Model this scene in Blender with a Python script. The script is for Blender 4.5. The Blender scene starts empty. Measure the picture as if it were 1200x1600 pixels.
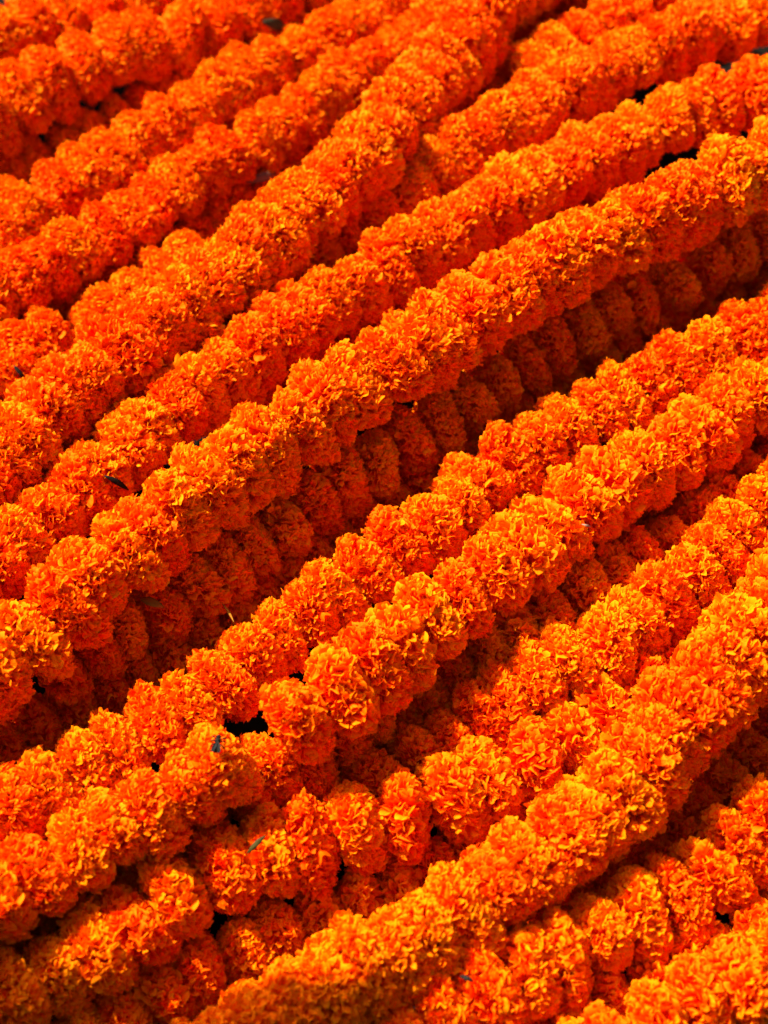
import bpy, math, random
import numpy as np
from mathutils import Vector, Matrix

random.seed(7)
rng = np.random.default_rng(11)
scene = bpy.context.scene
C = scene.collection
PI = math.pi

# ------------------------------------------------------------------ camera
R0 = 0.030                       # radius of an average flower head, metres
TILT = math.radians(33)          # from straight down
VFOV = math.radians(30)
DIST = 1.345
AIM = Vector((0, 0, 0.06))
cam_d = bpy.data.cameras.new("camera")
cam = bpy.data.objects.new("camera", cam_d)
C.objects.link(cam)
cam.location = AIM + Vector((0, -math.sin(TILT), math.cos(TILT))) * DIST
cam.rotation_euler = (TILT, 0, 0)
cam_d.sensor_fit = 'VERTICAL'
cam_d.sensor_height = 36
cam_d.lens = 18 / math.tan(VFOV / 2)
cam_d.clip_start = 0.05
cam_d.clip_end = 200
cam_d.dof.use_dof = True
cam_d.dof.focus_distance = 1.265
cam_d.dof.aperture_fstop = 5.0
scene.camera = cam
scene.render.resolution_x, scene.render.resolution_y = 768, 1024

# ------------------------------------------------------------------ light
SUN_EL = math.radians(45)
SUN_TO = Vector((-0.77, 0.64, 0)).normalized()      # horizontal direction towards the sun
world = bpy.data.worlds.new("World")
scene.world = world
world.use_nodes = True
nt = world.node_tree
nt.nodes.clear()
sky = nt.nodes.new('ShaderNodeTexSky')
sky.sky_type = 'NISHITA'
sky.sun_disc = False
sky.air_density = 0.6
sky.dust_density = 8.0
sky.ozone_density = 0.0
sky.sun_elevation = SUN_EL
sky.sun_rotation = math.atan2(SUN_TO.x, SUN_TO.y)
bg = nt.nodes.new('ShaderNodeBackground')
bg.inputs['Strength'].default_value = 0.056
wo = nt.nodes.new('ShaderNodeOutputWorld')
nt.links.new(sky.outputs[0], bg.inputs[0])
nt.links.new(bg.outputs[0], wo.inputs[0])
sun_d = bpy.data.lights.new("sun", 'SUN')
sun_d.energy = 5.0
sun_d.angle = math.radians(0.5)
sun_d.color = (1.0, 0.93, 0.82)
sun = bpy.data.objects.new("sun", sun_d)
C.objects.link(sun)
sun_dir = Vector((SUN_TO.x * math.cos(SUN_EL), SUN_TO.y * math.cos(SUN_EL), math.sin(SUN_EL)))
sun.rotation_euler = sun_dir.to_track_quat('Z', 'Y').to_euler()
sun.location = (-1, 1, 2)
scene.view_settings.view_transform = 'Standard'
scene.view_settings.look = 'None'
scene.view_settings.exposure = 1.15
scene.view_settings.gamma = 1.0
scene.cycles.max_bounces = 14
scene.cycles.diffuse_bounces = 8
scene.cycles.transmission_bounces = 8
scene.cycles.use_denoising = True


# ------------------------------------------------------------------ materials
def new_mat(name):
    m = bpy.data.materials.new(name)
    m.use_nodes = True
    m.node_tree.nodes.clear()
    return m, m.node_tree.nodes, m.node_tree.links


def petal_material(name, base, tip, trans):
    m, N, L = new_mat(name)
    out = N.new('ShaderNodeOutputMaterial')
    at = N.new('ShaderNodeAttribute'); at.attribute_name = 'pigment'      # x: root..tip, y: per petal, z: age
    sep = N.new('ShaderNodeSeparateXYZ'); L.new(at.outputs['Vector'], sep.inputs[0])
    oi = N.new('ShaderNodeObjectInfo')
    mix = N.new('ShaderNodeMix'); mix.data_type = 'RGBA'
    mix.inputs['A'].default_value = (*base, 1); mix.inputs['B'].default_value = (*tip, 1)
    tc = N.new('ShaderNodeTexCoord')
    nz = N.new('ShaderNodeTexNoise'); nz.inputs['Scale'].default_value = 1.7; nz.inputs['Detail'].default_value = 3
    L.new(tc.outputs['Object'], nz.inputs['Vector'])
    # pigment factor = root-to-tip (own tone plus gap shade) + petal variation + flower variation
    a1 = N.new('ShaderNodeMath'); a1.operation = 'MULTIPLY_ADD'
    L.new(sep.outputs[1], a1.inputs[0]); a1.inputs[1].default_value = 0.34; L.new(sep.outputs[0], a1.inputs[2])
    a2 = N.new('ShaderNodeMath'); a2.operation = 'MULTIPLY_ADD'
    L.new(oi.outputs['Random'], a2.inputs[0]); a2.inputs[1].default_value = 0.5; L.new(a1.outputs[0], a2.inputs[2])
    a3 = N.new('ShaderNodeMath'); a3.operation = 'MULTIPLY_ADD'
    L.new(nz.outputs['Fac'], a3.inputs[0]); a3.inputs[1].default_value = 0.5; L.new(a2.outputs[0], a3.inputs[2])
    a4 = N.new('ShaderNodeMath'); a4.operation = 'SUBTRACT'; a4.use_clamp = True
    L.new(a3.outputs[0], a4.inputs[0]); a4.inputs[1].default_value = 0.54
    L.new(a4.outputs[0], mix.inputs['Factor'])
    # fine veins running along each petal
    uv = N.new('ShaderNodeAttribute'); uv.attribute_name = 'petal_uv'
    mp = N.new('ShaderNodeMapping'); mp.inputs['Scale'].default_value = (9, 1.2, 1)
    L.new(uv.outputs['Vector'], mp.inputs['Vector'])
    vn = N.new('ShaderNodeTexNoise'); vn.inputs['Scale'].default_value = 1.0; vn.inputs['Detail'].default_value = 2
    L.new(mp.outputs[0], vn.inputs['Vector'])
    bp = N.new('ShaderNodeBump'); bp.inputs['Strength'].default_value = 0.35; bp.inputs['Distance'].default_value = 0.0012
    L.new(vn.outputs['Fac'], bp.inputs['Height'])
    pb = N.new('ShaderNodeBsdfPrincipled')
    L.new(mix.outputs['Result'], pb.inputs['Base Color']); L.new(bp.outputs[0], pb.inputs['Normal'])
    pb.inputs['Roughness'].default_value = 0.55
    pb.inputs['Specular IOR Level'].default_value = 0.07
    pb.inputs['Specular Tint'].default_value = (1.0, 0.55, 0.12, 1)
    tr = N.new('ShaderNodeBsdfTranslucent')
    L.new(mix.outputs['Result'], tr.inputs['Color']); L.new(bp.outputs[0], tr.inputs['Normal'])
    ms = N.new('ShaderNodeMixShader'); ms.inputs[0].default_value = trans
    L.new(pb.outputs[0], ms.inputs[1]); L.new(tr.outputs[0], ms.inputs[2])
    L.new(ms.outputs[0], out.inputs['Surface'])
    return m


def simple_material(name, c1, c2, scale, rough=0.7, trans=0.0, bump=0.3, spec=0.08):
    m, N, L = new_mat(name)
    out = N.new('ShaderNodeOutputMaterial')
    tc = N.new('ShaderNodeTexCoord')
    nz = N.new('ShaderNodeTexNoise'); nz.inputs['Scale'].default_value = scale; nz.inputs['Detail'].default_value = 6
    L.new(tc.outputs['Object'], nz.inputs['Vector'])
    mix = N.new('ShaderNodeMix'); mix.data_type = 'RGBA'
    mix.inputs['A'].default_value = (*c1, 1); mix.inputs['B'].default_value = (*c2, 1)
    L.new(nz.outputs['Fac'], mix.inputs['Factor'])
    bp = N.new('ShaderNodeBump'); bp.inputs['Strength'].default_value = bump; bp.inputs['Distance'].default_value = 0.003
    L.new(nz.outputs['Fac'], bp.inputs['Height'])
    pb = N.new('ShaderNodeBsdfPrincipled')
    L.new(mix.outputs['Result'], pb.inputs['Base Color']); L.new(bp.outputs[0], pb.inputs['Normal'])
    pb.inputs['Roughness'].default_value = rough
    pb.inputs['Specular IOR Level'].default_value = spec
    if trans:
        tr = N.new('ShaderNodeBsdfTranslucent'); L.new(mix.outputs['Result'], tr.inputs['Color'])
        ms = N.new('ShaderNodeMixShader'); ms.inputs[0].default_value = trans
        L.new(pb.outputs[0], ms.inputs[1]); L.new(tr.outputs[0], ms.inputs[2])
        L.new(ms.outputs[0], out.inputs['Surface'])
    else:
        L.new(pb.outputs[0], out.inputs['Surface'])
    return m


M_PETAL = petal_material("marigold_petal", (0.975, 0.045, 0.0003), (0.985, 0.272, 0.0012), 0.22)
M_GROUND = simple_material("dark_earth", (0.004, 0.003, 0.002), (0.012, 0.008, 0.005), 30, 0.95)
M_DRY = simple_material("dry_leaf", (0.16, 0.07, 0.05), (0.36, 0.20, 0.14), 120, 0.7, 0.2)
M_GREEN = simple_material("green_leaf", (0.035, 0.04, 0.018), (0.10, 0.10, 0.05), 160, 0.6, 0.2)
M_BLADE = simple_material("grass_blade", (0.035, 0.03, 0.007), (0.12, 0.09, 0.02), 200, 0.6, 0.2)
M_BLACK = simple_material("black_twig", (0.006, 0.005, 0.004), (0.02, 0.014, 0.01), 90, 0.6)
M_PALE = simple_material("pale_sliver", (0.30, 0.15, 0.09), (0.42, 0.25, 0.16), 60, 0.6)
M_SEPAL = simple_material("withered_sepal", (0.30, 0.10, 0.006), (0.42, 0.18, 0.015), 60, 0.6, 0.2)
M_WING = simple_material("insect_wing", (0.008, 0.007, 0.006), (0.02, 0.018, 0.015), 90, 0.5)


# ------------------------------------------------------------------ helpers
def mesh_obj(name, mesh, parent=None):
    o = bpy.data.objects.new(name, mesh)
    C.objects.link(o)
    if parent is not None:
        o.parent = parent
    return o


def tag(o, label, cat, group=None):
    o['label'] = label
    o['category'] = cat
    if group:
        o['group'] = group
    return o


def build_mesh(name, verts, faces, mat, attrs=None, smooth=True):
    me = bpy.data.meshes.new(name)
    verts = np.asarray(verts, dtype=np.float32)
    faces = np.asarray(faces, dtype=np.int32)
    n = faces.shape[1]
    me.vertices.add(len(verts)); me.vertices.foreach_set('co', verts.ravel())
    me.loops.add(faces.size); me.loops.foreach_set('vertex_index', faces.ravel())
    me.polygons.add(len(faces))
    me.polygons.foreach_set('loop_start', np.arange(0, faces.size, n, dtype=np.int32))
    me.polygons.foreach_set('use_smooth', np.full(len(faces), smooth))
    for k, v in (attrs or {}).items():
        a = me.attributes.new(k, 'FLOAT_VECTOR', 'POINT')
        a.data.foreach_set('vector', np.asarray(v, dtype=np.float32).ravel())
    me.materials.append(mat)
    me.update(calc_edges=True)
    me.validate()
    return me


def unit(v):
    return v / np.maximum(np.linalg.norm(v, axis=-1, keepdims=True), 1e-9)


# ------------------------------------------------------------------ petals
def petal_patch(roots, d, w, length, width, ruffle, waves, phase, flare, cup, skew, nu, nv, pig):
    """A batch of ruffled ray florets. roots, d (direction), w (width direction): (N,3); the rest (N,).
    The petal widens from a narrow claw into a fan whose lip is crimped and flares outwards."""
    n = len(roots)
    u = np.linspace(-1, 1, nu)[None, None, :]
    v = np.linspace(0, 1, nv)[None, :, None] ** 0.8
    m = unit(np.cross(w, d))
    ex = lambda a: a[:, None, None]
    W = ex(width) * (0.30 + 0.70 * v ** 0.8)
    x = W * np.sin(u * 1.25) / math.sin(1.25)
    rim = v ** 1.5
    wave = np.sin(ex(waves) * PI * u + ex(phase))
    wave2 = np.sin(ex(waves) * 2.1 * PI * u + ex(phase) * 2.1)
    z = ex(ruffle) * rim * (wave + 0.35 * wave2)
    lip = np.maximum(v - 0.58, 0) / 0.42
    roll = ex(flare) * (1 - 0.25 * u ** 2)                       # angle through which the lip rolls over
    roll = np.where(np.abs(roll) < 0.05, 0.05, roll)
    arc = 0.42 * ex(length)
    z = z + ex(cup) * u ** 2 * (0.3 + 0.7 * v) + arc / roll * (1 - np.cos(roll * lip))
    y = np.minimum(v, 0.58) * ex(length) + arc / roll * np.sin(roll * lip)
    y = y - ex(width) * 0.85 * u ** 2 * v + ex(skew) * u * v ** 2
    y = y + ex(width) * 0.10 * rim * np.sin(ex(waves) * 2.6 * PI * u + ex(phase) * 1.3)
    P = roots[:, None, None, :] + d[:, None, None, :] * y[..., None] + w[:, None, None, :] * x[..., None] + m[:, None, None, :] * z[..., None]
    verts = P.reshape(-1, 3)
    i = np.arange(nv - 1)[:, None] * nu + np.arange(nu - 1)[None, :]
    q = np.stack([i, i + 1, i + nu + 1, i + nu], -1).reshape(-1, 4)
    faces = (q[None] + (np.arange(n) * nu * nv)[:, None, None]).reshape(-1, 4)
    vv = np.broadcast_to(v, (n, nv, nu)); uu = np.broadcast_to(u, (n, nv, nu))
    pigment = np.stack([vv ** 3 * 0.75, np.broadcast_to(ex(pig), (n, nv, nu)), vv * 0], -1).reshape(-1, 3)  # petal's own deeper root, strengthened to put the dark of the gaps into colour
    puv = np.stack([uu + ex(phase) * 7, vv, vv * 0], -1).reshape(-1, 3)
    return verts, faces, pigment, puv


def core_ball(a, b, nu=14, nv=8):
    vs, fs = [], []
    for j in range(nv + 1):
        t = PI * j / nv
        for i in range(nu):
            p = 2 * PI * i / nu
            vs.append((a * math.sin(t) * math.cos(p), a * math.sin(t) * math.sin(p), b * math.cos(t)))
    for j in range(nv):
        for i in range(nu):
            i2 = (i + 1) % nu
            fs.append((j * nu + i, j * nu + i2, (j + 1) * nu + i2, (j + 1) * nu + i))
    return np.array(vs), np.array(fs)


FLAT = 0.58          # half thickness of a flower head along the thread, in radii


def flower_mesh(name, count, size, seed, ruffle_k=1.0):
    """One marigold head of unit radius: a squat pompom of crimped petals around its axis (z)."""
    g = np.random.default_rng(seed)
    n = count
    k = np.arange(n) + 0.5
    ct = 1 - 2 * k / n
    ph = k * PI * (1 + 5 ** 0.5) + g.normal(0, 0.22, n)
    ct = np.clip(ct + g.normal(0, 0.03, n), -1, 1)
    st = np.sqrt(1 - ct ** 2)
    s = np.stack([st * np.cos(ph), st * np.sin(ph), ct], -1)
    lump = 1 + 0.07 * np.sin(3 * ph + g.uniform(0, 6)) * st + 0.05 * np.sin(5 * ct + g.uniform(0, 6)) + 0.05 * np.sin(2 * ph + g.uniform(0, 6)) * ct
    r = lump * (1 + g.normal(0, 0.028, n)) * 0.98
    p = s * np.array([1, 1, FLAT]) * r[:, None]
    nrm = unit(s * np.array([1, 1, 1 / FLAT]))
    length = g.uniform(0.32, 0.44, n)
    d = unit(nrm * 0.75 + unit(p) * 0.35 + g.normal(0, 0.13, (n, 3)) + np.array([0, 0, 0.10]))
    roots = p - d * (length * 0.90)[:, None]
    az = np.cross(np.array([0, 0, 1.0]), d)
    bad = np.linalg.norm(az, axis=1) < 0.15
    az[bad] = np.array([1, 0, 0]); az = unit(az - d * np.sum(az * d, -1, keepdims=True))
    el = np.cross(d, az)
    rot = g.normal(0, 0.9, n)
    w = az * np.cos(rot)[:, None] + el * np.sin(rot)[:, None]
    width = g.uniform(0.115, 0.185, n) * size
    big = g.random(n) < 0.10
    width[big] *= 1.35
    flare = g.normal(1.25, 0.6, n)
    v1, f1, a1, b1 = petal_patch(roots, d, w, length, width,
                                 ruffle=g.uniform(0.035, 0.085, n) * (0.35 + 0.65 * size) * ruffle_k, waves=g.uniform(0.6, 1.25, n),
                                 phase=g.uniform(0, 6.28, n), flare=flare, cup=g.normal(0.04, 0.08, n) * size,
                                 skew=g.normal(0, 0.05, n), nu=10, nv=7, pig=g.normal(0.35, 0.33, n))
    cv, cf = core_ball(0.62, 0.62 * FLAT)
    v = np.concatenate([v1, cv]); f = np.concatenate([f1, cf + len(v1)])
    a = np.concatenate([a1, np.zeros_like(cv)]); b = np.concatenate([b1, cv])
    return build_mesh(name, v, f, M_PETAL, {'pigment': a, 'petal_uv': b})


VARIANTS = {
    'fine': [flower_mesh('marigold_fine', c, s, 100 + i) for i, (c, s) in enumerate([(1080, 0.49), (1030, 0.51), (1120, 0.47), (980, 0.53), (1050, 0.50), (950, 0.54)])],
    'mid': [flower_mesh('marigold_mid', c, s, 200 + i) for i, (c, s) in enumerate([(860, 0.58), (820, 0.60), (900, 0.56), (780, 0.63), (840, 0.59), (920, 0.54), (750, 0.65)])],
    'open': [flower_mesh('marigold_open', c, s, 300 + i, 1.15) for i, (c, s) in enumerate([(560, 0.76), (520, 0.80), (590, 0.74), (490, 0.84), (540, 0.78), (610, 0.72)])],
}


def big_petal_mesh(seed):
    """A single larger petal that stands out of its flower: root at the origin, growing along +z."""
    g = np.random.default_rng(seed)
    one = lambda x: np.array([x])
    v, f, a, b = petal_patch(np.zeros((1, 3)), np.array([[0, 0, 1.0]]), np.array([[1.0, 0, 0]]), one(g.uniform(0.34, 0.42)),
                             one(g.uniform(0.115, 0.155)), one(g.uniform(0.03, 0.06)), one(g.uniform(0.7, 1.3)), one(g.uniform(0, 6)),
                             one(g.uniform(0.8, 1.6)), one(g.normal(0.03, 0.05)), one(g.normal(0, 0.05)), 11, 7, one(g.uniform(0.5, 0.95)))
    return build_mesh('petal', v, f, M_PETAL, {'pigment': a, 'petal_uv': b})


BIG_PETALS = [big_petal_mesh(500 + i) for i in range(9)]

# ------------------------------------------------------------------ survey of the heap
# Each garland: the line of its thread as measured from the photograph (bearing of each point seen from the camera,
# 1200 x 1600), the height of the thread above the ground at both ends (in flower radii), flower size, spacing, petal style.
GARLANDS = [
    ("g1", [(-30, 95), (5, 65), (40, 45), (95, 28), (185, 15), (240, 0), (300, -20)], 1.7, 1.7, 1.06, 1.0, 'fine',
     "short stretch of orange marigold garland in the top left corner, out of focus"),
    ("g2", [(-30, 200), (20, 165), (65, 137), (125, 110), (172, 88), (230, 77), (278, 60), (330, 48), (383, 35), (435, 10), (480, -15)], 1.9, 1.9, 1.12, 1.0, 'fine',
     "blurred bead-like marigold garland second from the top left corner"),
    ("g2b", [(-20, 295), (30, 268), (85, 240), (145, 220), (195, 192), (245, 165), (300, 138), (350, 110)], 0.9, 0.9, 0.90, 1.05, 'fine',
     "low marigold garland peeping out behind the third garland at the upper left"),
    ("g3", [(-20, 375), (37, 338), (85, 310), (135, 283), (170, 262), (205, 238), (250, 213), (292, 187), (340, 152), (383, 122), (430, 105), (480, 85), (530, 57), (585, 30), (635, 8), (690, -25)], 2.0, 2.0, 1.02, 1.0, 'fine',
     "slightly blurred marigold garland ending at the top edge beside the green leaf scrap"),
    ("g4", [(-20, 470), (30, 440), (85, 415), (140, 380), (200, 350), (250, 310), (300, 282), (350, 248), (400, 225), (450, 198), (505, 160), (550, 125), (590, 100), (640, 70), (690, 30), (730, -10)], 2.2, 2.0, 0.93, 1.0, 'mid',
     "marigold garland of separate round heads with the pinkish dry leaf at its lower edge"),
    ("g5", [(-20, 520), (27, 500), (80, 480), (127, 465), (175, 450), (215, 437), (265, 415), (310, 385), (355, 350), (395, 320), (440, 285), (490, 245), (540, 205), (585, 168)], 1.3, 1.1, 0.93, 1.0, 'fine',
     "half hidden low marigold garland just below the pinkish dry leaf"),
    ("g5c", [(-20, 605), (15, 580), (55, 548), (110, 527), (165, 505), (225, 470), (280, 430), (330, 395)], 2.2, 1.6, 0.96, 1.0, 'mid',
     "marigold garland at the left edge beside the dark twig, running under a thicker one"),
    ("g6", [(830, -50), (800, -20), (750, 38), (715, 85), (675, 125), (635, 168), (610, 200), (578, 238), (545, 272), (510, 302), (475, 332), (440, 365), (395, 405), (345, 443), (285, 485), (217, 543), (135, 603), (72, 655), (15, 720), (-30, 770)], 3.4, 2.6, 1.10, 0.74, 'fine',
     "long thick steep marigold garland from the top edge down to the left edge"),
    ("g6u", [(960, -40), (930, -20), (885, 15), (830, 60), (780, 105), (735, 160), (690, 210), (650, 260)], 1.0, 1.0, 0.95, 1.0, 'fine',
     "deep shaded marigold garland in the dark gap at the top edge"),
    ("g7a", [(1060, -25), (1015, 0), (965, 30), (915, 62), (860, 97), (830, 117)], 3.0, 2.6, 0.95, 0.95, 'mid',
     "bright marigold garland rimming the dark gap at the top right"),
    ("g7", [(1240, -15), (1190, 15), (1145, 38), (1095, 50), (1040, 72), (985, 96), (935, 122), (880, 150), (825, 178), (770, 208), (715, 240), (665, 278), (620, 310), (580, 340), (540, 378), (490, 418), (440, 455), (390, 494), (345, 533), (300, 572), (255, 607), (215, 640), (175, 672), (130, 705), (85, 745), (40, 790), (-10, 830)], 3.6, 2.2, 1.0, 0.78, 'fine',
     "densely ruffled marigold garland from the top right corner, above a black gap"),
    ("g8", [(1230, 105), (1170, 125), (1113, 143), (1055, 172), (1005, 198), (955, 225), (905, 250), (845, 285), (790, 315), (735, 345), (685, 370), (635, 400), (580, 437), (515, 472), (455, 505), (405, 545), (355, 583), (300, 625), (250, 668), (205, 705), (155, 748), (100, 790), (55, 832), (10, 872), (-30, 905)], 3.4, 3.0, 1.0, 0.88, 'mid',
     "long marigold garland just above the topmost one, black twig near its lower left end"),
    ("gm", [(1230, 205), (1190, 232), (1140, 262), (1085, 293), (1035, 322), (985, 350), (935, 378), (885, 405), (840, 432), (785, 468), (730, 499), (675, 537), (625, 570), (570, 602), (510, 638), (455, 672), (400, 708), (350, 743), (300, 783), (250, 822), (200, 863), (150, 908), (110, 948), (60, 988), (15, 1025), (-30, 1062)], 4.9, 3.4, 1.08, 0.86, 'mid',
     "topmost long marigold garland crossing the middle, with a broad shadow under it"),
    ("g8u", [(960, 300), (905, 335), (845, 372), (790, 405), (730, 437), (670, 470), (610, 508), (550, 548), (490, 585), (430, 625), (375, 665)], 1.8, 1.8, 0.95, 1.0, 'fine',
     "sunken marigold garland showing only as dark red flowers right above the topmost garland"),
    ("gu", [(1230, 352), (1170, 385), (1110, 410), (1053, 432), (997, 461), (940, 490), (887, 520), (837, 552), (795, 585), (750, 617), (700, 647), (653, 679), (605, 712), (547, 740), (490, 774), (447, 817), (400, 850), (355, 880), (310, 905), (263, 937), (213, 965), (160, 1000), (110, 1035), (60, 1075)], 2.8, 2.3, 0.92, 1.08, 'mid',
     "shaded marigold garland of dull red-orange beads hanging right under the topmost one"),
    ("gv", [(1230, 420), (1150, 458), (1080, 492), (1010, 530), (940, 567), (880, 602), (830, 632), (770, 672), (710, 712), (650, 757), (590, 797), (535, 837), (490, 872), (443, 910), (385, 947), (330, 985), (275, 1012), (220, 1047), (165, 1087), (100, 1127), (40, 1162), (-20, 1197)], 1.2, 1.7, 0.98, 0.95, 'mid',
     "lowest marigold garland in the deep shadow trough, catching sun only near its left half"),
    ("ga", [(1230, 473), (1190, 496), (1140, 521), (1085, 549), (1030, 580), (980, 612), (925, 647), (870, 685), (815, 718), (765, 755), (710, 795), (655, 835), (605, 864), (555, 902), (510, 937), (465, 972), (415, 1016), (365, 1055), (320, 1087), (265, 1122), (210, 1157), (155, 1191), (95, 1223), (35, 1254), (-25, 1290)], 3.0, 2.7, 0.96, 0.97, 'mid',
     "sunlit marigold garland bordering the broad shadow trough on its lower side"),
    ("gb", [(1230, 568), (1185, 593), (1130, 632), (1080, 672), (1020, 712), (965, 752), (910, 792), (855, 837), (805, 877), (755, 908), (710, 938), (660, 977), (610, 1021), (560, 1061), (510, 1096), (455, 1136), (418, 1160)], 3.0, 3.0, 1.03, 0.97, 'open',
     "large-petalled marigold garland with the tiny pale splinter, ending bluntly left of centre"),
    ("gbl", [(352, 1200), (320, 1217), (270, 1251), (215, 1285), (150, 1317), (85, 1352), (30, 1387), (-20, 1425)], 2.4, 2.8, 1.03, 0.97, 'open',
     "short marigold garland at the lower left whose first flower carries the black fly"),
    ("gdl", [(575, 1112), (520, 1148), (460, 1186), (405, 1222), (345, 1258), (285, 1297), (225, 1338), (160, 1380), (95, 1415), (30, 1450), (-25, 1485)], 1.6, 1.2, 0.95, 0.97, 'fine',
     "deep marigold garland below the blunt strand end, glimpsed in dark gaps at lower left"),
    ("gbv", [(1240, 655), (1190, 690), (1135, 730), (1080, 775), (1030, 812), (980, 848), (925, 888), (870, 925), (810, 962), (750, 1000)], 0.9, 0.9, 0.95, 0.97, 'fine',
     "deepest marigold garland, barely seen in dark gaps under the large-petalled one at the right"),
    ("gbu", [(1230, 740), (1180, 765), (1130, 795), (1080, 830), (1035, 862), (985, 897), (935, 925), (880, 957), (825, 990), (775, 1017), (720, 1052), (670, 1090), (620, 1130), (570, 1165), (510, 1200), (455, 1232), (400, 1262)], 1.5, 1.2, 1.0, 0.97, 'mid',
     "low shaded marigold garland in the narrow gap right of the large open-petalled one"),
    ("gc", [(1230, 738), (1185, 777), (1145, 817), (1105, 865), (1060, 908), (1015, 950), (965, 990), (915, 1021), (865, 1053), (815, 1090), (765, 1115), (720, 1147), (670, 1180), (620, 1210), (560, 1235)], 2.8, 1.6, 0.97, 0.97, 'mid',
     "marigold garland of plump round heads at the right edge above the bottom right thick garland"),
    ("gc2", [(1230, 850), (1180, 905), (1125, 968), (1072, 1028), (1018, 1072), (970, 1108), (915, 1140), (855, 1170), (800, 1200), (745, 1226), (690, 1250), (640, 1266), (585, 1285), (520, 1310), (450, 1328), (378, 1345), (312, 1382), (255, 1418), (205, 1456), (130, 1500), (65, 1532), (10, 1560), (-40, 1590)], 2.0, 2.4, 1.08, 1.0, 'open',
     "lower marigold garland of flattened heads with a grass blade stuck in it"),
    ("gd", [(900, 1235), (850, 1268), (800, 1300), (750, 1330), (700, 1355), (650, 1382), (595, 1405), (545, 1422), (475, 1447), (425, 1472), (375, 1498), (310, 1522), (250, 1555), (190, 1590), (140, 1620)], 1.0, 1.2, 0.98, 1.0, 'open',
     "sunken marigold garland near the bottom, between the grass blade garland and the thick one"),
    ("ge", [(1240, 925), (1190, 982), (1145, 1035), (1103, 1083), (1058, 1130), (1010, 1190), (960, 1250), (893, 1308), (845, 1345), (790, 1376), (735, 1412), (688, 1460), (630, 1490), (570, 1516), (500, 1546), (440, 1580), (390, 1615)], 3.8, 2.4, 1.10, 0.78, 'mid',
     "thick high marigold garland from the right edge curving down to the bottom edge"),
    ("geu", [(1230, 1140), (1180, 1176), (1125, 1225), (1072, 1290), (1015, 1350), (950, 1397), (880, 1442), (820, 1482), (760, 1522), (700, 1560)], 1.4, 1.0, 0.95, 0.97, 'mid',
     "dark shaded marigold garland tucked under the thick bottom right garland"),
    ("gf", [(1235, 1262), (1185, 1300), (1140, 1340), (1095, 1385), (1035, 1418), (975, 1442), (910, 1477), (845, 1507), (785, 1537), (730, 1564), (680, 1600)], 2.2, 1.2, 1.02, 0.98, 'open',
     "sunlit marigold garland at the right edge above the bottom right corner"),
    ("gg", [(1235, 1430), (1180, 1470), (1110, 1510), (1045, 1535), (980, 1555), (910, 1572), (845, 1592), (780, 1620)], 2.0, 1.2, 1.0, 1.0, 'open',
     "bottom marigold garland with bright heads just above the bottom right corner"),
    ("gh", [(1240, 1500), (1180, 1530), (1115, 1560), (1040, 1600), (980, 1640)], 2.6, 2.2, 1.05, 1.0, 'open',
     "last marigold garland clipped by the bottom right corner"),
]

Rm = np.array(cam.rotation_euler.to_matrix())
CAM = np.array(cam.location)
TAN = math.tan(VFOV / 2)


def bearing(px, py):
    d = Rm @ np.array([(px - 600) / 800 * TAN, (800 - py) / 800 * TAN, -1.0])
    return d


def on_plane(px, py, z):
    d = bearing(px, py)
    return CAM + d * ((z - CAM[2]) / d[2])


def catmull(P, step=12):
    P = np.asarray(P, float)
    Q = np.vstack([2 * P[0] - P[1], P, 2 * P[-1] - P[-2]])
    out = []
    for i in range(1, len(Q) - 2):
        for k in range(step):
            t = k / step
            a, b, c, d = Q[i - 1], Q[i], Q[i + 1], Q[i + 2]
            out.append(0.5 * (2 * b + (c - a) * t + (2 * a - 5 * b + 4 * c - d) * t * t + (3 * b - a - 3 * c + d) * t ** 3))
    out.append(P[-1])
    return np.array(out)


SHRINK = 0.96
heads = []          # [garland index, position, radius]
for gi, (key, pts, z0, z1, sc, sp, style, label) in enumerate(GARLANDS):
    if key in ('g8', 'gm', 'ga', 'gb', 'gc'):       # these threads run a little lower towards the right
        pts = [(x, y + 26 * min(max((x - 850) / 330, 0), 1)) for x, y in pts]
    c = catmull(pts)
    # carry the line on a little where it leaves the view
    def carry(p, q, n=14):
        v = (p - q) / max(np.linalg.norm(p - q), 1e-6) * 14
        return np.array([p + v * (k + 1) for k in range(n)])
    def leaves(p):
        return p[0] < 10 or p[0] > 1190 or p[1] < 10 or p[1] > 1590
    if leaves(c[0]): c = np.vstack([carry(c[0], c[6])[::-1], c])
    if leaves(c[-1]): c = np.vstack([c, carry(c[-1], c[-7])])
    L2 = np.concatenate([[0], np.cumsum(np.linalg.norm(np.diff(c, axis=0), axis=1))])
    z = (z0 + (z1 - z0) * L2 / L2[-1]) * R0
    W = np.array([on_plane(p[0], p[1], zz) for p, zz in zip(c, z)])
    S = np.concatenate([[0], np.cumsum(np.linalg.norm(np.diff(W, axis=0), axis=1))])
    s = 0.0
    while s < S[-1]:
        pos = np.array([np.interp(s, S, W[:, k]) for k in range(3)])
        r = R0 * sc * SHRINK * float(np.clip(rng.normal(1.0, 0.045), 0.90, 1.10))
        heads.append([gi, pos, r])
        s += R0 * sc * SHRINK * sp * 0.95 * rng.uniform(0.91, 1.09)

G = np.array([h[0] for h in heads])
P = np.array([h[1] for h in heads])
RAD = np.array([h[2] for h in heads])
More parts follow.
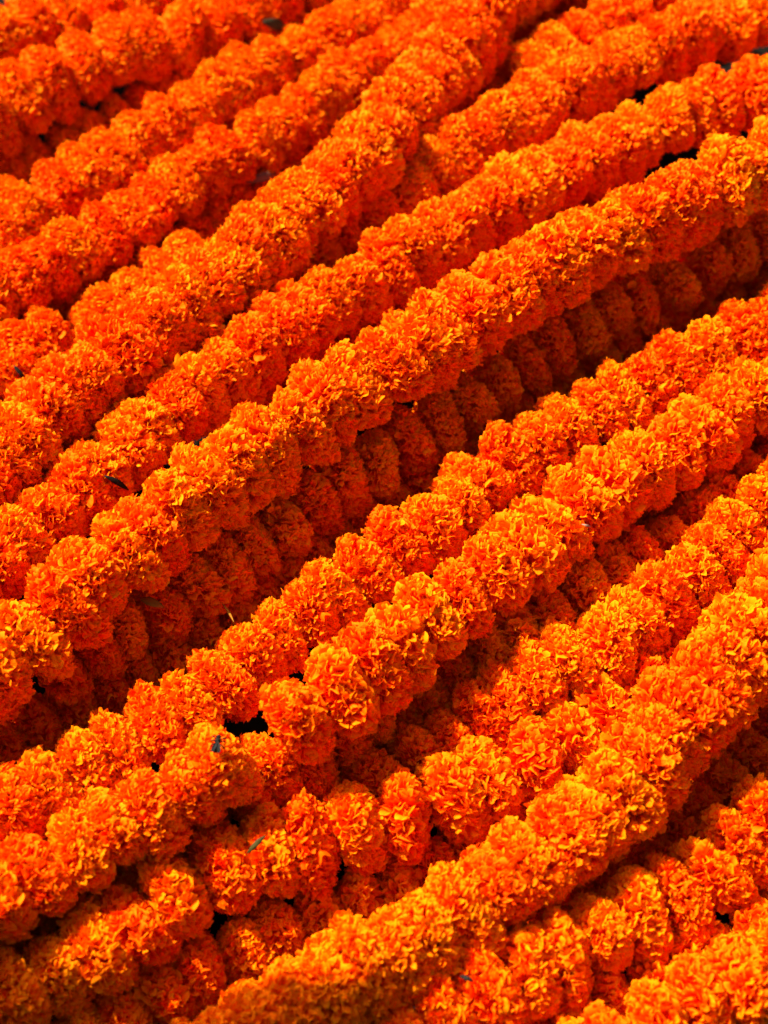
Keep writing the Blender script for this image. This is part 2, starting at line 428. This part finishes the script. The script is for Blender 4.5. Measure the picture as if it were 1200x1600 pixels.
# let the heap settle: heads of different garlands that press into one another ride up or sink
ray = unit(P - CAM)
T = np.linalg.norm(P - CAM, axis=1)
z_init = P[:, 2].copy()
same = G[:, None] == G[None, :]
idx = np.arange(len(G))
for it in range(80):
    P = CAM + ray * T[:, None]
    D = np.linalg.norm(P[:, None] - P[None], axis=2)
    need = (RAD[:, None] + RAD[None]) * 0.74
    over = np.where(same, 0, np.maximum(need - D, 0))
    above = (z_init[:, None] - z_init[None]) > 0
    up = np.where(above, over, 0).max(1)
    dn = np.where(~above, over, 0).max(1)
    T -= 0.25 * up
    T += 0.22 * dn
    sm = T.copy()
    for i in range(1, len(T) - 1):
        if G[i - 1] == G[i] == G[i + 1]:
            sm[i] = 0.7 * T[i] + 0.15 * (T[i - 1] + T[i + 1])
    T = sm
    zz = CAM[2] + ray[:, 2] * T
    floor_z = 0.80 * RAD
    T = np.where(zz < floor_z, (floor_z - CAM[2]) / ray[:, 2], T)
for it in range(2):
    sm = T.copy()
    for i in range(1, len(T) - 1):
        if G[i - 1] == G[i] == G[i + 1]:
            sm[i] = 0.5 * T[i] + 0.25 * (T[i - 1] + T[i + 1])
    T = sm
P = CAM + ray * T[:, None]
# small sideways wander of each head on its thread
P[:, :2] += rng.normal(0, 0.0016, (len(P), 2))
P[:, 2] += rng.normal(0, 0.0012, len(P))

# ------------------------------------------------------------------ ground
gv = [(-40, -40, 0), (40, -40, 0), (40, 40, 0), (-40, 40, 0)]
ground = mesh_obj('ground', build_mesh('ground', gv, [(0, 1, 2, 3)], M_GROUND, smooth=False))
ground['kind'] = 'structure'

# ------------------------------------------------------------------ garlands
GROUP = "marigold garlands heaped side by side"
n_petals = 0
for gi, (key, pts, z0, z1, sc, sp, style, label) in enumerate(GARLANDS):
    ids = idx[G == gi]
    mid = P[ids[len(ids) // 2]]
    root = bpy.data.objects.new('marigold_garland', None)
    C.objects.link(root)
    root.empty_display_size = 0.02
    base = Vector((mid[0], mid[1], max(mid[2] - R0, 0)))
    root.location = base
    tag(root, label, 'flower garland', GROUP)
    for j, i in enumerate(ids):
        a = P[ids[max(j - 1, 0)]]; b = P[ids[min(j + 1, len(ids) - 1)]]
        t = Vector(b - a).normalized()
        t = (t + Vector(rng.normal(0, 0.13, 3))).normalized()
        q = t.to_track_quat('Z', 'Y').to_matrix().to_4x4() @ Matrix.Rotation(rng.uniform(0, 2 * PI), 4, 'Z')
        pool = VARIANTS[style]
        if rng.random() < 0.25:
            pool = VARIANTS['mid']
        o = bpy.data.objects.new('marigold', pool[int(rng.integers(len(pool)))])
        C.objects.link(o)
        o.parent = root
        r = RAD[i]
        S3 = Matrix.Diagonal((r * rng.uniform(0.95, 1.05), r * rng.uniform(0.95, 1.05), r * rng.uniform(0.94, 1.06) * (1.07 if sp < 0.9 else 1.0), 1))
        M = Matrix.Translation(Vector(P[i]) - base) @ q @ S3
        o.matrix_local = M
        # a few larger petals of the sunlit, near heads stand out one by one
        d = P[i] - CAM
        v = Rm.T @ d
        px = 600 + v[0] / -v[2] / TAN * 800; py = 800 - v[1] / -v[2] / TAN * 800
        if style != 'fine' and -40 < px < 1240 and 380 < py < 1640:
            for k in range(2):
                s = rng.normal(0, 1, 3)
                s = s - d / np.linalg.norm(d) * 1.4 + np.array([0, 0, 0.6])
                s = s / np.linalg.norm(s)
                Mi = M.to_3x3().inverted()
                sl = (Mi @ Vector(s)); sl.normalize()
                sl = Vector((sl.x, sl.y, sl.z))
                pt = Vector((sl.x, sl.y, sl.z * FLAT)) * 0.66
                pe = bpy.data.objects.new('petal', BIG_PETALS[int(rng.integers(len(BIG_PETALS)))])
                C.objects.link(pe)
                pe.parent = o
                sc3 = rng.uniform(0.85, 1.15)
                pe.matrix_local = Matrix.Translation(pt) @ sl.to_track_quat('Z', 'Y').to_matrix().to_4x4() @ Matrix.Rotation(rng.uniform(0, 2 * PI), 4, 'Z') @ Matrix.Diagonal((sc3, sc3, sc3, 1))
                n_petals += 1
for gi, g_ in enumerate(GARLANDS):
    q_ = P[G == gi][:, 2] / R0; print(g_[0], g_[2], g_[3], 'settled', [round(float(x), 1) for x in q_[::3]])
print('garlands', len(GARLANDS), 'heads', len(G), 'petals', n_petals)


# ------------------------------------------------------------------ scraps lying on the flowers
def surface(px, py, lift=0.0):
    """Point and normal where the line of sight to a scrap meets the flower it lies on."""
    d = unit(bearing(px, py))
    oc = CAM - P
    rr = RAD * 0.97
    b = oc @ d
    disc = b * b - (np.sum(oc * oc, 1) - rr * rr)
    t = np.where(disc > 0, -b - np.sqrt(np.maximum(disc, 0)), 9e9)
    i = int(np.argmin(t))
    if t[i] > 1e6:
        p = on_plane(px, py, 0.01); return Vector(p), Vector((0, 0, 1))
    p = CAM + d * t[i]
    n = unit(p - P[i])
    n = unit(n + np.array([0, 0, 0.4]) - d * 0.5)
    return Vector(p + n * lift), Vector(n)


def ribbon(name, pts, widths, normal, mat, thick=0.0006, curl=0.0):
    """A thin closed strip (leaf, blade, splinter) through pts with the given half widths."""
    pts = [Vector(p) for p in pts]
    vs, fs = [], []
    n = len(pts)
    for i, p in enumerate(pts):
        t = (pts[min(i + 1, n - 1)] - pts[max(i - 1, 0)]).normalized()
        s = t.cross(normal).normalized()
        up = s.cross(t).normalized()
        w = widths[i]
        for k, (a, h) in enumerate(((-1, curl * w), (0, 0), (1, curl * w))):
            vs.append(p + s * a * w + up * (h + thick))
            vs.append(p + s * a * w + up * (h - thick))
    for i in range(n - 1):
        A, B = i * 6, (i + 1) * 6
        fs += [(A, A + 2, B + 2, B), (A + 2, A + 4, B + 4, B + 2), (A + 1, B + 1, B + 3, A + 3), (A + 3, B + 3, B + 5, A + 5),
               (A, B, B + 1, A + 1), (A + 4, A + 5, B + 5, B + 4)]
    e = (n - 1) * 6
    fs += [(0, 1, 3, 2), (2, 3, 5, 4), (e, e + 2, e + 3, e + 1), (e + 2, e + 4, e + 5, e + 3)]
    return build_mesh(name, [tuple(v) for v in vs], fs, mat)


def scrap(name, ends, half, mat, label, cat, lift=0.004, bow=0.002, curl=0.5, n=9, shape=1.0, parent=None):
    (ax, ay), (bx, by) = ends
    p0, n0 = surface(ax, ay, lift); p1, n1 = surface(bx, by, lift)
    if (p1 - p0).length > 0.06:      # far apart in depth: keep it at the first end's distance
        d = unit(bearing(bx, by)); p1 = Vector(CAM + d * np.linalg.norm(np.array(p0) - CAM))
    nn = (n0 + n1).normalized()
    pts = [p0.lerp(p1, k / (n - 1)) + nn * bow * math.sin(PI * k / (n - 1)) for k in range(n)]
    wd = [half * (0.12 + 0.88 * math.sin(PI * min(max((k / (n - 1)) ** shape, 0.0), 1.0))) for k in range(n)]
    mid = pts[n // 2].copy()
    me = ribbon(name, [p - mid for p in pts], wd, nn, mat, curl=curl)
    o = mesh_obj(name, me)
    o.location = mid
    return tag(o, label, cat), nn


scrap('dry_leaf', ((384, 291), (432, 266)), 0.0035, M_DRY, "small pinkish brown dry leaf caught between two garlands at the upper left", 'dry leaf')
scrap('leaf_scrap', ((410, 34), (440, 44)), 0.0048, M_GREEN, "blurred grey-green leaf scrap near the top edge between two garlands", 'leaf')
scrap('grass_blade', ((384, 1336), (415, 1309)), 0.0016, M_BLADE, "short olive grass blade stuck on a flattened marigold at the lower left", 'grass blade')
scrap('twig', ((160, 747), (197, 765)), 0.0019, M_BLACK, "small black twig lying on the garland above the topmost one", 'twig')
scrap('twig', ((21, 573), (41, 598)), 0.0015, M_BLACK, "dark twig at the left edge beside a marigold garland", 'twig', lift=0.002)
scrap('sepal', ((222, 938), (256, 950)), 0.0028, M_SEPAL, "withered yellow-brown sepal in the shade under the topmost garland", 'sepal')
scrap('stem', ((344, 943), (368, 978)), 0.0007, M_SEPAL, "thin pale stem lying in the shaded trough", 'stem')
scrap('splinter', ((904, 822), (921, 822)), 0.0007, M_PALE, "tiny whitish splinter on the open-petalled garland right of centre", 'splinter', lift=0.006)
scrap('leaf_tip', ((722, 1528), (741, 1535)), 0.0013, M_BLACK, "tiny dark green leaf tip on the thick garland near the bottom edge", 'leaf')


# the fly: one body with head, two wings
def fly(px, py):
    p, n = surface(px, py, 0.005)
    root = bpy.data.objects.new('fly', None); C.objects.link(root)
    root.location = p
    fw = (Vector((0.15, 1, 0)) - n * n.dot(Vector((0.15, 1, 0)))).normalized()
    root.rotation_euler = Matrix((fw.cross(n), fw, n)).transposed().to_euler()
    root.empty_display_size = 0.01
    tag(root, "black fly sitting on a marigold at the lower left", 'fly')
    def ell(name, c, r):
        v, f = core_ball(1, 1, 12, 8)
        return mesh_obj(name, build_mesh(name, v * np.array(r) + np.array(c), f, M_BLACK), root)
    ell('abdomen', (0, -0.0030, 0.0016), (0.0020, 0.0036, 0.0018))
    ell('thorax', (0, 0.0012, 0.0019), (0.0019, 0.0022, 0.0019))
    ell('head', (0, 0.0038, 0.0017), (0.0016, 0.0012, 0.0014))
    for s in (-1, 1):
        v = [(0, 0.001, 0.0038), (s * 0.0022, -0.002, 0.0040), (s * 0.0030, -0.0062, 0.0036), (s * 0.0014, -0.0068, 0.0036), (s * 0.0002, -0.003, 0.0039)]
        v2 = [(a, b, c - 0.00025) for a, b, c in v]
        f = [(0, 1, 2, 2), (0, 2, 3, 4)]
        tri = [(0, 1, 2), (0, 2, 3), (0, 3, 4), (5, 7, 6), (5, 8, 7), (5, 9, 8)]
        tri += [t for i in range(5) for t in ((i, i + 5, (i + 1) % 5), ((i + 1) % 5, i + 5, (i + 1) % 5 + 5))]
        mesh_obj('wing', build_mesh('wing', v + v2, tri, M_WING, smooth=False), root)
        for y in (-0.001, 0.001, 0.0026):
            pts = [Vector((s * 0.001, y, 0.001)), Vector((s * 0.0032, y * 1.3, 0.0018)), Vector((s * 0.0046, y * 1.9, -0.002))]
            mesh_obj('leg', ribbon('leg', pts, [0.0003] * 3, Vector((0, 0, 1)), M_BLACK, thick=0.0002), root)


fly(341, 1166)


# ------------------------------------------------------------------ unseen sun blocker added left of the heap to shade the lower left corner
def lifted(px, py, h):
    """Where a shadow edge seen at (px, py) is cast from, at height h."""
    p = Vector(on_plane(px, py, 0.075))
    return p + sun_dir * ((h - p.z) / sun_dir.z)


BLOCKER_H, BLOCKER_D = 1.35, 1.1
A = lifted(-420, 1550, BLOCKER_H); B = lifted(760, 1690, BLOCKER_H)
ex_ = (B - A); ex_.z = 0; length = ex_.length; ex_.normalize()
sun_blocker = bpy.data.objects.new('sun_blocker', None); C.objects.link(sun_blocker)
sun_blocker.location = (A.x, A.y, 0)
sun_blocker.rotation_euler = (0, 0, math.atan2(ex_.y, ex_.x))
tag(sun_blocker, "added sun blocker, a sheet on poles left of the heap, unseen, shading the lower left corner", 'sun_blocker')
M_BLOCKER_ROD = simple_material("blocker_bamboo", (0.24, 0.17, 0.07), (0.42, 0.32, 0.15), 14, 0.6)
M_BLOCKER_SHEET = simple_material("blocker_canvas", (0.34, 0.30, 0.24), (0.46, 0.42, 0.35), 25, 0.9)


def blocker_pole(name, p, q, r, parent, mat, n=12, k=9):
    """A rod of the added sun blocker from p to q, with slight knots."""
    p, q = Vector(p), Vector(q)
    m = (q - p).to_track_quat('Z', 'Y').to_matrix()
    vs, fs = [], []
    for j in range(k * 2 + 1):
        c = p.lerp(q, j / (k * 2))
        rr = r * (1.08 if j % 2 else 0.97)
        vs += [tuple(c + m @ Vector((rr * math.cos(2 * PI * i / n), rr * math.sin(2 * PI * i / n), 0))) for i in range(n)]
    for j in range(k * 2):
        fs += [(j * n + i, j * n + (i + 1) % n, (j + 1) * n + (i + 1) % n, (j + 1) * n + i) for i in range(n)]
    return mesh_obj(name, build_mesh(name, vs, fs, mat), parent)


nx, ny = 24, 14
top = [(length * i / nx, -BLOCKER_D * j / ny, BLOCKER_H - 0.035 * math.sin(PI * i / nx) * math.sin(PI * j / ny)) for j in range(ny + 1) for i in range(nx + 1)]
bot = [(x, y, z - 0.003) for x, y, z in top]
nv_ = len(top)
qs = [(j * (nx + 1) + i, (j + 1) * (nx + 1) + i, (j + 1) * (nx + 1) + i + 1, j * (nx + 1) + i + 1) for j in range(ny) for i in range(nx)]
mesh_obj('blocker_cloth', build_mesh('blocker_cloth', top + bot, qs + [tuple(reversed([v + nv_ for v in q])) for q in qs], M_BLOCKER_SHEET), sun_blocker)
zr = BLOCKER_H - 0.02
for a_, b_ in (((0, 0, zr), (length, 0, zr)), ((0, -BLOCKER_D, zr), (length, -BLOCKER_D, zr)), ((0, 0, zr), (0, -BLOCKER_D, zr)), ((length, 0, zr), (length, -BLOCKER_D, zr))):
    blocker_pole('blocker_rail', a_, b_, 0.014, sun_blocker, M_BLOCKER_ROD)
for x, y in ((0, 0), (0, -BLOCKER_D), (length, -BLOCKER_D)):
    blocker_pole('blocker_pole', (x, y, 0), (x, y, zr), 0.02, sun_blocker, M_BLOCKER_ROD)
print('sun_blocker', A, B, length)
